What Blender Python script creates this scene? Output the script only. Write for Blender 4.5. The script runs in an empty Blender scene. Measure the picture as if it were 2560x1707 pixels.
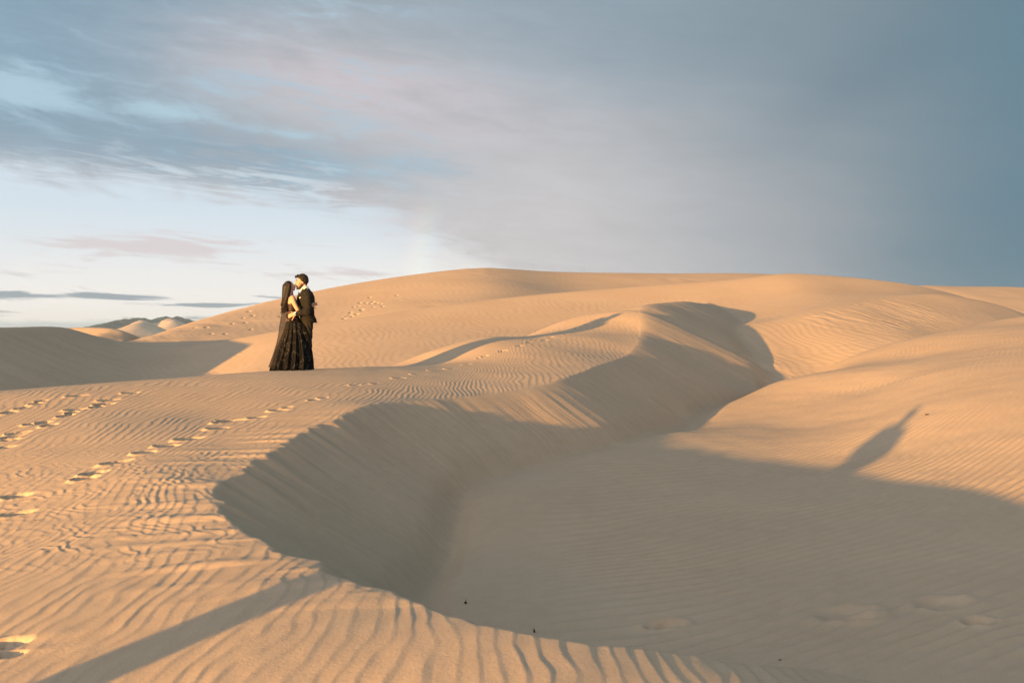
import bpy, bmesh, math, random
import numpy as np
from mathutils import Vector

scene = bpy.context.scene
C = scene.collection
RES = 1.0            # terrain mesh density

# ------------------------------------------------------------------ camera
EYE = 2.0            # camera height over the world's zero
F, CU, VH = 2286.7, 1176.0, 760.0     # survey units used to lay out the dunes: focal length, centre, horizon
cam_d = bpy.data.cameras.new('camera')
cam = bpy.data.objects.new('camera', cam_d); C.objects.link(cam)
cam.location = (0, 0, EYE); cam.rotation_euler = (math.radians(90), 0, 0)
cam_d.lens = 35; cam_d.sensor_width = 36; cam_d.shift_y = -(784 - VH) / 2352
cam_d.clip_start = 0.05; cam_d.clip_end = 20000
cam_d.dof.use_dof = True; cam_d.dof.focus_distance = 18.5; cam_d.dof.aperture_fstop = 5.0
scene.camera = cam

# ------------------------------------------------------------------ light
AZ, EL = math.radians(36), math.radians(2.7)
LX, LY = math.sin(AZ), math.cos(AZ)
sun_d = bpy.data.lights.new('sun', 'SUN'); sun = bpy.data.objects.new('sun', sun_d); C.objects.link(sun)
sun_d.energy = 5.0; sun_d.angle = math.radians(0.5); sun_d.color = (1.0, 0.535, 0.145)
ld = Vector((LX * math.cos(EL), LY * math.cos(EL), -math.sin(EL)))
sun.rotation_euler = ld.to_track_quat('-Z', 'Y').to_euler()
sun.location = (-20, -30, 20)

# ------------------------------------------------------------------ survey helpers
def P(u, v, d):
    return ((u - CU) / F * d, d, -(v - VH) / F * d)

def tps_fit(pts, lam=0.0):
    p = np.array(pts, float); n = len(p); xy = p[:, :2]
    r2 = ((xy[:, None] - xy[None]) ** 2).sum(-1)
    K = 0.5 * r2 * np.log(r2 + 1e-12) + lam * np.eye(n)
    A = np.zeros((n + 3, n + 3)); A[:n, :n] = K; A[:n, n] = 1; A[:n, n+1:] = xy
    A[n, :n] = 1; A[n+1:, :n] = xy.T
    b = np.zeros(n + 3); b[:n] = p[:, 2]
    return xy, np.linalg.solve(A, b)

def tps_eval(fit, x, y):
    xy, c = fit; n = len(xy)
    out = c[n] + c[n+1] * x + c[n+2] * y
    for i in range(n):
        r2 = (x - xy[i, 0]) ** 2 + (y - xy[i, 1]) ** 2
        out += c[i] * 0.5 * r2 * np.log(r2 + 1e-12)
    return out

def catmull(pts, k=6):
    p = np.array(pts, float)
    q = np.vstack([2 * p[0] - p[1], p, 2 * p[-1] - p[-2]])
    res = []
    for i in range(1, len(q) - 2):
        a, b, c, d = q[i-1], q[i], q[i+1], q[i+2]
        for t in np.arange(k) / k:
            res.append(0.5 * (2*b + (c-a)*t + (2*a-5*b+4*c-d)*t*t + (3*b-a-3*c+d)*t**3))
    res.append(p[-1])
    return np.array(res)

def near_line(line, x, y):
    """signed distance (right of travel +), arc length, interpolated extra columns"""
    n = x.size
    best = np.full(n, 1e9); sd = np.zeros(n); arc = np.zeros(n); ex = np.zeros((n, line.shape[1] - 2))
    L0 = 0.0
    for i in range(len(line) - 1):
        a, b = line[i], line[i+1]
        dx, dy = b[0] - a[0], b[1] - a[1]; L = math.hypot(dx, dy)
        if L < 1e-9: continue
        t = np.clip(((x - a[0]) * dx + (y - a[1]) * dy) / (L * L), 0, 1)
        px, py = x - (a[0] + t * dx), y - (a[1] + t * dy)
        d2 = px * px + py * py
        m = d2 < best
        best[m] = d2[m]
        cr = (px * dy - py * dx)[m]
        sd[m] = np.where(cr >= 0, 1, -1)
        arc[m] = L0 + t[m] * L
        for k in range(ex.shape[1]):
            ex[m, k] = a[2+k] + t[m] * (b[2+k] - a[2+k])
        L0 += L
    return sd * np.sqrt(best), arc, ex

def _hash(ix, iy, seed):
    h = (ix.astype(np.int64) * 374761393 + iy.astype(np.int64) * 668265263 + seed * 974634533) & 0xffffffff
    h = ((h ^ (h >> 13)) * 1274126177) & 0xffffffff
    return (h ^ (h >> 16)) & 0xffff

def noise(x, y, seed=0):
    ix, iy = np.floor(x), np.floor(y); fx, fy = x - ix, y - iy
    ux, uy = fx*fx*fx*(fx*(fx*6-15)+10), fy*fy*fy*(fy*(fy*6-15)+10)
    def g(i, j):
        a = _hash(ix + i, iy + j, seed) * (2 * math.pi / 65536)
        return np.cos(a) * (fx - i) + np.sin(a) * (fy - j)
    a, b, c, d = g(0, 0), g(1, 0), g(0, 1), g(1, 1)
    return ((a + ux * (b - a)) * (1 - uy) + (c + ux * (d - c)) * uy) * 1.5

def sstep(a, b, x):
    t = np.clip((x - a) / (b - a), 0, 1); return t * t * (3 - 2 * t)

def smax(a, b, k):
    h = np.clip(0.5 + 0.5 * (a - b) / k, 0, 1)
    return b + (a - b) * h + k * h * (1 - h)

# ------------------------------------------------------------------ dune layout (survey points: direction + distance)
BRINK_S = [(1378, 1478, 4.45), (1130, 1435, 4.75), (960, 1390, 5.25), (800, 1345, 5.7), (690, 1300, 6.3), (620, 1262, 6.75),
           (560, 1228, 7.25), (505, 1175, 8.0), (492, 1130, 8.8), (540, 1090, 9.6), (600, 1045, 10.6),
           (680, 1000, 11.7), (830, 932, 13.6), (1000, 915, 15.1), (1130, 902, 16.2), (1280, 872, 18.0), (1440, 812, 23.0), (1468, 760, 26.5),
           (1464, 718, 30.0), (1500, 697, 33.0), (1570, 692, 37.0)]
brink3 = [P(*p) for p in BRINK_S]
W_pts = list(brink3) + [
    P(1700, 1530, 4.32), P(2000, 1565, 4.45), (3.0, 4.4, -1.78), (5, 4.2, -2.15), (8, 3, -2.6),
    (0, 0, -1.60), (1.5, 1.5, -1.55), (-1, 3, -1.58), (-2.45, 4.75, -1.67), (-5.9, -0.7, -1.98), (-9, 5, -2.2), (-5, 7, -1.78), (-12, -8, -3.0), (0, -9, -2.4), (8, -8, -2.6),
    P(20, 1150, 9.2), P(350, 1090, 9.6), P(250, 980, 12.6), P(0, 1000, 12.3), P(480, 960, 13.4), P(700, 930, 14.2), P(850, 880, 16.6), P(1050, 862, 18.2),
    P(0, 897, 16.0), P(300, 876, 17.2), P(590, 854, 18.3), P(700, 849, 18.6), P(820, 844, 20.0),
    (-13.5, 15.0, -1.3),
    P(1005, 832, 21.6), P(1200, 776, 24.3), P(1440, 712, 28.8), P(1000, 806, 22.8), P(1100, 776, 24.6), P(1300, 735, 28.6), P(1420, 712, 31.5),
    P(1200, 815, 21.3), P(1350, 775, 24.5),
    (-9, 20.5, -2.0), (-5, 23, -1.7), (-2.2, 26.5, -1.35), (1.0, 33, -.5), (3.0, 39, 0.0), (-15, 22, -2.6)]
W_fit = tps_fit(W_pts, 0.002)
BR = [(16, -14), (9, -3), (5.2, 2.6), (3.2, 4.1), P(2000, 1565, 4.45)[:2], P(1700, 1530, 4.32)[:2]] + [p[:2] for p in brink3] + [(8.5, 44), (11, 52), (16, 70)]
BR = catmull(BR, 8)

R_pts = [P(1590, 988, 18.5), P(1700, 984, 18.1), P(1965, 1055, 14.5), P(2352, 1112, 11.2), P(2115, 930, 17.0), P(2352, 1007, 13.2), P(2352, 926, 15.2), P(2352, 829, 19.2), P(2352, 774, 23.2), P(2352, 743, 27.2), P(2115, 863, 20), P(2115, 819, 24),
         P(2352, 731, 30.4), P(2200, 768, 31), P(2000, 822, 29.5), P(1880, 856, 27.8), P(1740, 900, 24.5), P(1660, 931, 21.8), P(1600, 967, 20.0), P(1500, 987, 18.0), P(1400, 1016, 16.3),
         P(2000, 895, 20.6), P(2000, 956, 17.5), P(1800, 985, 17.9), P(1300, 1040, 15.1), P(1240, 1065, 14.4), P(1180, 1085, 13.75), P(1085, 1130, 12.65), P(1064, 1190, 11.85), P(1052, 1260, 11.0), P(1100, 1400, 8.3),
         P(1400, 1300, 9.6), P(1400, 1150, 12.5), P(1400, 1480, 7.3), P(2000, 1300, 8.8), P(2352, 1300, 8.3), P(2352, 1568, 5.9), P(1700, 1568, 6.3),
         P(1700, 1200, 11), (14, 14, -.75), (20, 26, .45), (12, 8, -1.1), (10, 3, -1.4), (4, 2, -2.3), (20, 8, -.3), (26, 18, .6),
         (5.4, 25.2, -2.5), (7.0, 28.2, -2.5), (10.2, 32.0, -2.4), (13.2, 34.6, -1.9), (20, 40, -.6), (15, 38, -1.9), (11.5, 36.5, -1.9), (8, 33.5, -2.6), (6, 30, -2.7), (4, 27, -2.6), (-2.5, 12, -2.6), (-2.5, 8, -2.6), (24, 42, -.2)]
R_fit = tps_fit(R_pts, 0.15)

def ridge(pts):       # (u, v, d) list -> smooth x, y, z line
    return catmull([P(*p) for p in pts], 5)
M_line = ridge([(-300, 815, 44), (70, 812, 42), (300, 800, 41), (440, 795, 40), (640, 760, 41), (730, 746, 42), (950, 711, 45), (1200, 680, 48), (1450, 659, 50), (1700, 640, 52), (1800, 628, 53), (1900, 633, 53.5), (2000, 642, 53.5), (2102, 656, 53), (2200, 680, 52.5), (2330, 725, 51), (2500, 775, 50)])
B_line = ridge([(150, 845, 58), (280, 800, 60), (340, 776, 61), (440, 746, 62), (640, 690, 68), (800, 655, 72), (960, 630, 75), (1110, 616, 78), (1280, 625, 82), (1500, 628, 86), (1800, 632, 92), (2100, 670, 96), (2352, 720, 96)])
G_line = ridge([(1600, 782, 33.6), (1676, 751, 34.9), (1785, 733, 36.4), (1875, 708, 38.6), (1966, 690, 41.4), (2079, 677, 44.2), (2170, 677, 45.6), (2283, 700, 46.6), (2346, 729, 47), (2480, 790, 47.5)])
L_line = ridge([(-500, 740, 26), (-150, 748, 31), (0, 752, 34), (120, 750, 37.5), (170, 759, 39.5), (230, 782, 42), (285, 803, 45), (330, 830, 49)])
O_line = ridge([(60, 775, 92), (130, 756, 92), (175, 752, 92), (240, 753, 90), (275, 758, 88), (310, 772, 88), (350, 800, 90)])
E_line = ridge([(1950, 690, 100), (2080, 658, 98), (2200, 658, 98), (2352, 658, 100), (2500, 655, 100), (2800, 665, 100)])
K_line = catmull([(-15.0, 14.8, -1.6), (-18.5, 15.6, -.9), (-24, 16.5, -.3), (-29, 17.5, .15), (-34, 18.5, .75), (-44, 21, 1.5), (-70, 24, 1.5)], 4)

def graph_line(line, x, y, flip):
    """ridge that is a graph over x (flip: over y): smooth signed distance without facets"""
    a, b, zc = (line[:, 1], line[:, 0], line[:, 2]) if flip else (line[:, 0], line[:, 1], line[:, 2])
    g = np.linspace(a[0], a[-1], 1200); rb, rz = np.interp(g, a, b), np.interp(g, a, zc)
    k = np.hanning(61); k /= k.sum()
    sm = lambda f: np.convolve(np.pad(f, 30, mode='edge'), k, mode='valid')
    rb, rz = sm(rb), sm(rz); dr = sm(np.gradient(rb, g))
    u, v = (y, x) if flip else (x, y)
    rbv, rzv, drv = np.interp(u, g, rb), np.interp(u, g, rz), np.interp(u, g, dr)
    over = np.maximum(0, g[0] - u) + np.maximum(0, u - g[-1])
    sd = (v - rbv if flip else rbv - v) / np.sqrt(1 + drv * drv)
    return sd, u, np.column_stack([rzv - over * .3])

def dune(line, x, y, front, back, kf=0.0, rnd=0.3):
    """ridge profile: right-hand side slope 'front', other side 'back'; kf = concavity; rnd = crest rounding"""
    sd, arc, ex = near_line(line, x, y) if line is K_line else graph_line(line, x, y, line is L_line)
    a = np.abs(sd); a2 = np.sqrt(a * a + rnd * rnd) - rnd
    if line is M_line: kf = .0055 - .0048 * sstep(1, 8, x)
    f = front * a2 - kf * a2 * a2
    if np.max(kf) > 0:
        lim = front / (2 * kf); f = np.where(a2 > lim, front * lim - kf * lim * lim + .10 * (a2 - lim), f)
    z = ex[:, 0] - np.where(sd > 0, f, back * a2)
    return z, sd, arc

def terrain(x, y):
    """returns height and micro relief for arrays of x, y"""
    n = x.size
    r = np.hypot(x, y)
    base = -2.75 - 1.0 * sstep(15, -40, y) - 2.2 * sstep(70, 160, r) + 0.5 * noise(x / 60 + 3.1, y / 60, 5) * sstep(60, 120, r)
    z = base.copy(); mic = np.zeros(n)
    def sel(x0, x1, y0, y1):
        return np.nonzero((x > x0) & (x < x1) & (y > y0) & (y < y1))[0]
    # ---- far and mid dunes -------------------------------------------------
    def add(line, box, front, back, kf, rnd, k, tex):
        i = sel(*box)
        if not len(i): return
        zz, sd, arc = dune(line, x[i], y[i], front, back, kf, rnd)
        zz += 0.12 * noise(x[i] / 9 + 7, y[i] / 9, 11) * np.clip(np.abs(sd) / 8, 0, 1)
        over = sstep(-0.05, 0.15, zz - z[i])
        m = tex(x[i], y[i], sd, arc)
        mic[i] = mic[i] * (1 - over) + m * over
        z[i] = smax(zz, z[i], k)
    def rip(ph, w):            # asymmetric ripple wave 0..1
        t = ph - np.floor(ph)
        u = np.where(t < w, t / w, (1 - t) / (1 - w)); v = u * u * (3 - 2 * u)
        return np.where(t < w, .45 * u + .55 * u * v, .65 * u + .35 * v)
    def tex_B(x, y, sd, arc):
        ph = (x * 0.8 + y * 0.35 + 1.0 * noise(x / 4, y / 4, 21)) / 0.40
        pits = np.zeros(x.size)
        for (px, py, s_, dp) in far_pits:
            k = np.nonzero((np.abs(x - px) < 1) & (np.abs(y - py) < 1))[0]
            if len(k):
                q = np.sqrt(((x[k] - px) / s_) ** 2 + ((y[k] - py) / (s_ * 2.0)) ** 2); pits[k] -= dp * sstep(1.2, .8, q)
        return pits + 0.004 * rip(ph, .6) + .035 * noise(x / 1.2, y / 1.2, 22) * sstep(.1, .5, noise(x / 7, y / 7, 23))
    FAR_PR = [(850, 700, 58.4), (870, 690, 60.1), (840, 710, 56.3), (832, 722, 54.1), (450, 760, 48.9), (520, 740, 53), (600, 715, 57.5), (480, 770, 47.2), (560, 750, 51), (640, 720, 56.2)]
    fr = random.Random(12); far_pits = []
    for (u, v, d) in FAR_PR:
        px, py, _ = P(u, v, d)
        for q in range(5 if u > 800 else 2): far_pits.append((px + fr.uniform(-.9, .9), py + fr.uniform(-2, 2), fr.uniform(.07, .11), fr.uniform(.06, .09)))
    def tex_M(x, y, sd, arc):
        ph = (x * .95 + y * .2 + 0.7 * noise(x / 2.5, y / 2.5, 31) + .12 * noise(x / .8, y / .8, 33)) / 0.33
        return 0.0058 * rip(ph, .6) * sstep(0.3, 3.0, sd) * (0.65 + 0.6 * noise(x / 5, y / 5, 32))
    def tex_G(x, y, sd, arc):
        arc = x * .93 + y * .36 - 19.5; wob = arc + 0.22 * noise(x / .9, y / .9, 43)
        g = 1 - np.abs(noise(wob / 0.42, sd / 4.5, 41)) * 2
        g2 = 1 - np.abs(noise(wob / 0.17, sd / 2.5, 44)) * 2
        return (0.015 * g + 0.006 * g2) * sstep(.5, 1.0, sd) * sstep(6.5, 3, sd + 1.2 * noise(arc / 1.5, sd * 0, 42)) * sstep(1.5, 4, arc) * sstep(13, 9, arc) + .006 * noise(x / .5, y / .25, 45) * sstep(2.5, 4.5, sd) * sstep(9, 6, sd) + .006 * rip((arc + sd * .3 + .5 * noise(x / 2, y / 2, 46)) / .35, .6)
    def tex_L(x, y, sd, arc):
        return 0.03 * noise(y / 0.8, sd / 4, 51) * sstep(.2, 1.5, sd) + .01 * noise(y / .25, sd / 2, 52)
    def tex_0(x, y, sd, arc): return 0.02 * noise(x / 2, y / 2, 61)
    add(E_line, (20, 120, 70, 160), .16, .2, 0, 1.0, .6, tex_B)
    add(O_line, (-60, -15, 75, 110), .30, .25, .01, .5, .6, tex_L)
    add(B_line, (-50, 90, 30, 150), .21, .22, .0006, 1.5, .8, tex_B)
    add(M_line, (-60, 60, 20, 75), .25, .2, .0055, .7, .8, tex_M)
    add(G_line, (2, 34, 15, 60), .33, -.04, .009, .6, .8, tex_G)
    add(L_line, (-45, -4, 15, 75), .50, .25, .018, .35, .9, tex_L)
    add(K_line, (-100, -8, -20, 60), .25, .12, 0, .6, .8, tex_0)
    # ---- right hand dune and the hollow ------------------------------------
    i = sel(-4, 60, -14, 48)
    xi, yi = x[i], y[i]
    zr = tps_eval(R_fit, xi, yi)
    out = np.maximum.reduce([np.zeros(len(i)), (yi - 38) * .5, (-3 - yi) * .5, (xi - 24) * .3, (-.5 - xi) * .2])
    zr = zr - out
    ph = (yi - 0.22 * xi - 0.07 * np.maximum(0, xi - .5) ** 2 * (xi < 12)  + 0.02 * (yi - 8) ** 2 * (yi < 8) + 0.35 * noise(xi / 2.2 + 5, yi / 2.2, 71) + .04 * noise(xi / .5, yi / .25, 72)) / 0.19
    vis = 0.45 + 0.55 * sstep(-.5, .5, noise(xi / 3 + 9, yi / 2, 73))
    mr = 0.019 * rip(ph, .58) * vis * sstep(-.3, 1.5, xi) * (0.35 + .65 * sstep(17, 11, yi))
    mr += 0.006 * noise(xi / .6, yi / .6, 74)
    # stray prints in the hollow
    for (u, v, d, s) in [(1945, 1395, 7.45, .2), (1975, 1412, 7.35, .13), (2170, 1362, 7.5, .18), (2250, 1428, 7.0, .10), (1515, 1437, 7.6, .1), (1545, 1440, 7.6, .1)]:
        px, py, _ = P(u, v, d)
        q = ((xi - px) / s) ** 2 + ((yi - py) / (s * .8)) ** 2
        mr -= 0.035 * np.exp(-q * q); mr += .012 * np.exp(-(np.sqrt(q) - 1.4) ** 2 * 6)
    over = sstep(-0.02, 0.06, zr - z[i])
    mic[i] = mic[i] * (1 - over) + mr * over
    z[i] = smax(zr, z[i], .10)
    # ---- near dune: windward back, brink, slip face -------------------------
    i = sel(-30, 22, -30, 62)
    xi, yi = x[i], y[i]
    zw = tps_eval(W_fit, xi, yi)
    fade = np.maximum.reduce([np.zeros(len(i)), (yi - 37) * .2, (-12.5 - xi) * .35, (-14 - yi) * .05, (xi - 9) * .4])
    zw = zw - fade
    jag = sstep(14, 11, yi) * sstep(4.6, 6.5, yi)
    dn, _, _ = near_line(BR, xi, yi)
    near = np.abs(dn) < 2.5
    sd, arc, ex = near_line(np.column_stack([BR, tps_eval(W_fit, BR[:, 0].copy(), BR[:, 1].copy())]), xi, yi)
    # small tongues of blown sand make the brink ragged
    tong = 0.17 * np.maximum(0, noise(arc / 0.36, arc * 0 + .3, 81)) * jag + .09 * noise(arc / .8, arc * 0 + .7, 82) * sstep(3, 5, yi) * sstep(17, 12, yi) + .02 * noise(arc / .15, arc * 0, 83) * sstep(17, 12, yi)
    sd2 = sd - tong * np.exp(-(np.maximum(sd - .15, 0) / .35) ** 2)
    slope = 0.60 - 0.12 * sstep(20, 30, yi)
    rnd = 0.03 + 0.35 * sstep(20, 30, yi) + .08 * sstep(12.5, 15, yi) * sstep(20, 17, yi)
    a = np.maximum(sd2, 0); a = np.sqrt(a * a + rnd * rnd) - rnd
    drop = slope * a
    zwb = np.where(sd > 0, ex[:, 0] - np.maximum(0, (ex[:, 0] * 0 + sd - 12) * .3), zw)
    # right of the brink the windward surface simply carries on for the length of a tongue
    zs = zwb - drop
    # windward ripples
    wx = xi + 0.34 * noise(xi / 2.3, yi / 3.0, 91) + (.085 + .0 * yi) * noise(xi / .5, yi / .62, 92) + .016 * noise(xi / .16, yi / .22, 98)
    shear = 0.42 * sstep(8, 12, yi) * sstep(0.5, -3, xi)
    phw = (wx - shear * (yi - 10) * .9 + .05 * yi) / (0.102 + .04 * sstep(9, 17, yi))
    brk = sstep(-.30, .25, noise(xi / .5 + 2, yi / 1.1 + shear, 93))
    amp = 0.0050 * (0.45 + 0.55 * brk) * (1 - .35 * sstep(-.9, -.1, sd) * sstep(7, 5.5, yi)) * sstep(34, 20, yi)
    chaos = sstep(6.3, 7.3, yi) * sstep(12.5, 9.5, yi)
    mw = amp * rip(phw, .72)
    # cross set in the churned belt
    phc = ((xi * .8 + yi * .55) + .22 * noise(xi / .45, yi / .4, 94) + .06 * noise(xi / .16, yi / .16, 104)) / .13
    mw = mw * (1 - .3 * chaos) + chaos * .0065 * rip(phc, .7) * (0.4 + .8 * np.maximum(0, noise(xi / .35, yi / .35, 95)))
    mw += .006 * noise(xi / .9, yi / .9, 96) + .002 * noise(xi / .11, yi / .35, 97) * sstep(8, 6, yi)
    # streamers of loose sand lying along the wind near the brink
    st = np.maximum(0, noise(xi / 1.1, yi / .22 + 4, 99)) * sstep(-1.4, -.2, sd) * jag
    mw += .022 * st
    # footprints
    def pit(px, py, ang, L, Wd, depth, rim, push):
        nonlocal mw
        c, s = math.cos(ang), math.sin(ang)
        k = np.nonzero((np.abs(xi - px) < 1) & (np.abs(yi - py) < 1))[0]
        if not len(k): return
        dx, dy = xi[k] - px, yi[k] - py
        lx, ly = (dx * c + dy * s) / L, (-dx * s + dy * c) / Wd
        q = np.sqrt(lx * lx + ly * ly) + .12 * noise(xi[k] / .1, yi[k] / .1, 101)
        h = -.8 * depth * sstep(1.22, .62, q)
        h *= 1 + .5 * noise(xi[k] / .045, yi[k] / .045, 103)
        h += rim * np.exp(-((q - 1.2) / .2) ** 2) * np.clip(.35 - .65 * lx, 0, 1)
        h += .4 * rim * push * np.exp(-((lx - 1.9) / .8) ** 2 - (ly / .9) ** 2)
        flat = sstep(1.5, 1.0, q)
        mw[k] = mw[k] * (1 - .8 * flat) + h
    rr = random.Random(4); rs = random.Random(9)
    trail1 = [(8, 1027, 11.6), (15, 1003, 12.0), (28, 998, 12.2), (42, 985, 12.4), (82, 967, 12.9), (100, 962, 13.0), (112, 966, 12.8), (150, 948, 13.4), (165, 942, 13.6), (172, 937, 13.8), (222, 931, 14.0), (240, 926, 14.2), (250, 921, 14.5), (300, 910, 15.1), (176, 909, 14.8), (80, 926, 14.2), (95, 921, 14.4), (50, 935, 13.9), (20, 945, 13.6)]
    for (u, v, d) in trail1:
        px, py, _ = P(u, v, d)
        pit(px, py, 1.0 + rr.uniform(-.4, .4), rs.uniform(.10, .16), rs.uniform(.045, .07), rs.uniform(.045, .075), .024, .2)
    trail2 = [(40, 1135, 9.3), (28, 1170, 8.7), (160, 1102, 9.65), (222, 1075, 10.1), (288, 1050, 10.5), (310, 1031, 10.9), (395, 1010, 11.3), (430, 990, 11.8), (518, 956, 12.9), (500, 973, 12.3),
              (545, 945, 13.2), (590, 940, 13.3), (625, 928, 13.8), (655, 926, 14), (720, 914, 14.6), (745, 906, 15), (825, 885, 16.2), (860, 880, 16.6), (905, 868, 17.5), (950, 862, 18), (985, 852, 18.8), (1030, 845, 19.4), (1065, 838, 20.2),
              (1100, 822, 21.3), (1120, 815, 21.6), (1150, 806, 22), (1185, 798, 22.5), (1210, 786, 23.3), (1240, 778, 23.8), (1262, 768, 24.5), (1290, 760, 25.2), (1320, 748, 26.5), (1345, 741, 27)]
    for (u, v, d) in trail2:
        px, py, _ = P(u, v, d)
        fz = 1 if py < 14 else .7
        pit(px + rs.uniform(-.1, .1), py + rs.uniform(-.12, .12), .65 + rr.uniform(-.3, .3), rs.uniform(.12, .17) * fz, rs.uniform(.06, .09) * fz, rs.uniform(.045, .08) * fz, .026 * fz, rs.uniform(.05, .4))
    px, py, _ = P(8, 1470, 5.3)
    pit(px, py, .3, .14, .09, .045, .02, .6); pit(px + .12, py - .18, .3, .08, .05, .03, .02, .6)
    # slip face streaks, running straight down the fall line
    fl = arc + .06 * noise(xi / .7, yi / .7, 111)
    ms = (.008 * noise(fl / .55, sd / 5, 112) + .004 * noise(fl / .17, sd / 3, 113) + .003 * noise(fl / .06, sd / 1.5, 116)) * sstep(0, .5, sd) + .004 * noise(xi / .5, yi / .5, 114)
    ms += .03 * noise(fl / 1.3, sd / 6, 115) * sstep(0, 1, sd) * sstep(12, 8, yi)
    edge = sstep(.10, -.02, sd2)
    mm = mw * edge + ms * (1 - edge)
    over = sstep(-0.03, 0.06, zs - z[i])
    mic[i] = mic[i] * (1 - over) + mm * over
    global DBG
    DBG = (i, zs.copy(), z[i].copy(), sd)
    trench = .11 * np.exp(-((zs - z[i] - .08) / .20) ** 2) * sstep(1.0, 1.6, sd) * sstep(40, 30, yi)
    z[i] = smax(zs, z[i], .07) - trench
    return z, mic

# ------------------------------------------------------------------ ground sheet, finer where it is nearer
def spaced(segs):
    out = [segs[0][0]]
    for (a, b, st) in segs:
        n = max(1, int(round((b - a) / st * RES))); out += list(a + (b - a) * (np.arange(n) + 1) / n)
    return np.array(out)
rad = spaced([(.3, 3.6, .08), (3.6, 9, .0155), (9, 20, .026), (20, 45, .06), (45, 80, .12), (80, 110, .4)])
far_r = 110 * (2750 / 110) ** (np.arange(1, 50) / 49); rad = np.concatenate([rad, far_r])
a_in = spaced([(-32, 32, .052)])
a_out = 32 + (180 - 32) * (np.arange(1, 141) / 140) ** 1.6
ang = np.radians(np.concatenate([-a_out[::-1], a_in, a_out[:-1]]))
NR, NA = len(rad), len(ang)
X = (rad[:, None] * np.sin(ang)[None]).ravel(); Y = (rad[:, None] * np.cos(ang)[None]).ravel()
Z = np.zeros(X.size)
CH = 400000
for s in range(0, X.size, CH):
    zz, mm = terrain(X[s:s+CH].copy(), Y[s:s+CH].copy()); Z[s:s+CH] = zz + mm
Z += EYE
def ground_z(x, y):
    zz, mm = terrain(np.array([float(x)]), np.array([float(y)])); return float(zz[0] + mm[0]) + EYE
co = np.column_stack([X, Y, Z]); co = np.vstack([co, [[0, 0, ground_z(0, 0)]]])
idx = np.arange(NR * NA).reshape(NR, NA)
nxt = np.roll(idx, -1, axis=1)
quads = np.stack([idx[:-1], idx[1:], nxt[1:], nxt[:-1]], -1).reshape(-1, 4)[:, ::-1]
tris = np.stack([idx[0], nxt[0], np.full(NA, NR * NA)], -1)[:, ::-1]
me = bpy.data.meshes.new('ground')
me.vertices.add(len(co)); me.vertices.foreach_set('co', co.astype(np.float32).ravel())
nl = quads.size + tris.size
me.loops.add(nl); me.loops.foreach_set('vertex_index', np.concatenate([quads.ravel(), tris.ravel()]).astype(np.int32))
me.polygons.add(len(quads) + len(tris))
st = np.concatenate([np.arange(len(quads)) * 4, quads.size + np.arange(len(tris)) * 3]).astype(np.int32)
me.polygons.foreach_set('loop_start', st)
me.polygons.foreach_set('use_smooth', np.ones(len(st), bool))
me.update(); me.validate()
ground = bpy.data.objects.new('ground', me); C.objects.link(ground)
ground['kind'] = 'structure'

# ------------------------------------------------------------------ materials
def mat(name):
    m = bpy.data.materials.new(name); m.use_nodes = True
    nt = m.node_tree; return m, nt, nt.nodes['Principled BSDF']
def sand_material():
    m, nt, b = mat('sand')
    N, L = nt.nodes.new, nt.links.new
    tc = N('ShaderNodeTexCoord')
    def nz(scale, detail, rough=.6):
        n = N('ShaderNodeTexNoise'); n.inputs['Scale'].default_value = scale; n.inputs['Detail'].default_value = detail; n.inputs['Roughness'].default_value = rough
        L(tc.outputs['Object'], n.inputs['Vector']); return n
    big, mid, fine = nz(.35, 5), nz(6, 4), nz(260, 2, .7)
    cr = N('ShaderNodeValToRGB'); e = cr.color_ramp.elements
    e[0].position = .3; e[0].color = (.50, .357, .238, 1); e[1].position = .7; e[1].color = (.58, .425, .286, 1)
    mx = N('ShaderNodeMath'); mx.operation = 'ADD'
    a = N('ShaderNodeMath'); a.operation = 'MULTIPLY'; a.inputs[1].default_value = .55
    c = N('ShaderNodeMath'); c.operation = 'MULTIPLY'; c.inputs[1].default_value = .45
    L(big.outputs['Fac'], a.inputs[0]); L(mid.outputs['Fac'], c.inputs[0]); L(a.outputs[0], mx.inputs[0]); L(c.outputs[0], mx.inputs[1])
    L(mx.outputs[0], cr.inputs['Fac'])
    gr = N('ShaderNodeMapRange'); gr.inputs['From Min'].default_value = .25; gr.inputs['From Max'].default_value = .75; gr.inputs['To Min'].default_value = .74; gr.inputs['To Max'].default_value = 1.24
    L(fine.outputs['Fac'], gr.inputs['Value'])
    mm = N('ShaderNodeVectorMath'); mm.operation = 'SCALE'; L(cr.outputs['Color'], mm.inputs[0]); L(gr.outputs['Result'], mm.inputs['Scale'])
    L(mm.outputs['Vector'], b.inputs['Base Color'])
    b.inputs['Roughness'].default_value = .95; b.inputs['Specular IOR Level'].default_value = .15
    bp = N('ShaderNodeBump'); bp.inputs['Strength'].default_value = .35; bp.inputs['Distance'].default_value = .004
    L(fine.outputs['Fac'], bp.inputs['Height'])
    rough_ = nz(48, 4, .65); b2 = N('ShaderNodeBump'); b2.inputs['Strength'].default_value = .45; b2.inputs['Distance'].default_value = .006
    L(rough_.outputs['Fac'], b2.inputs['Height']); L(bp.outputs['Normal'], b2.inputs['Normal']); L(b2.outputs['Normal'], b.inputs['Normal'])
    return m
SAND = sand_material(); me.materials.append(SAND)


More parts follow.
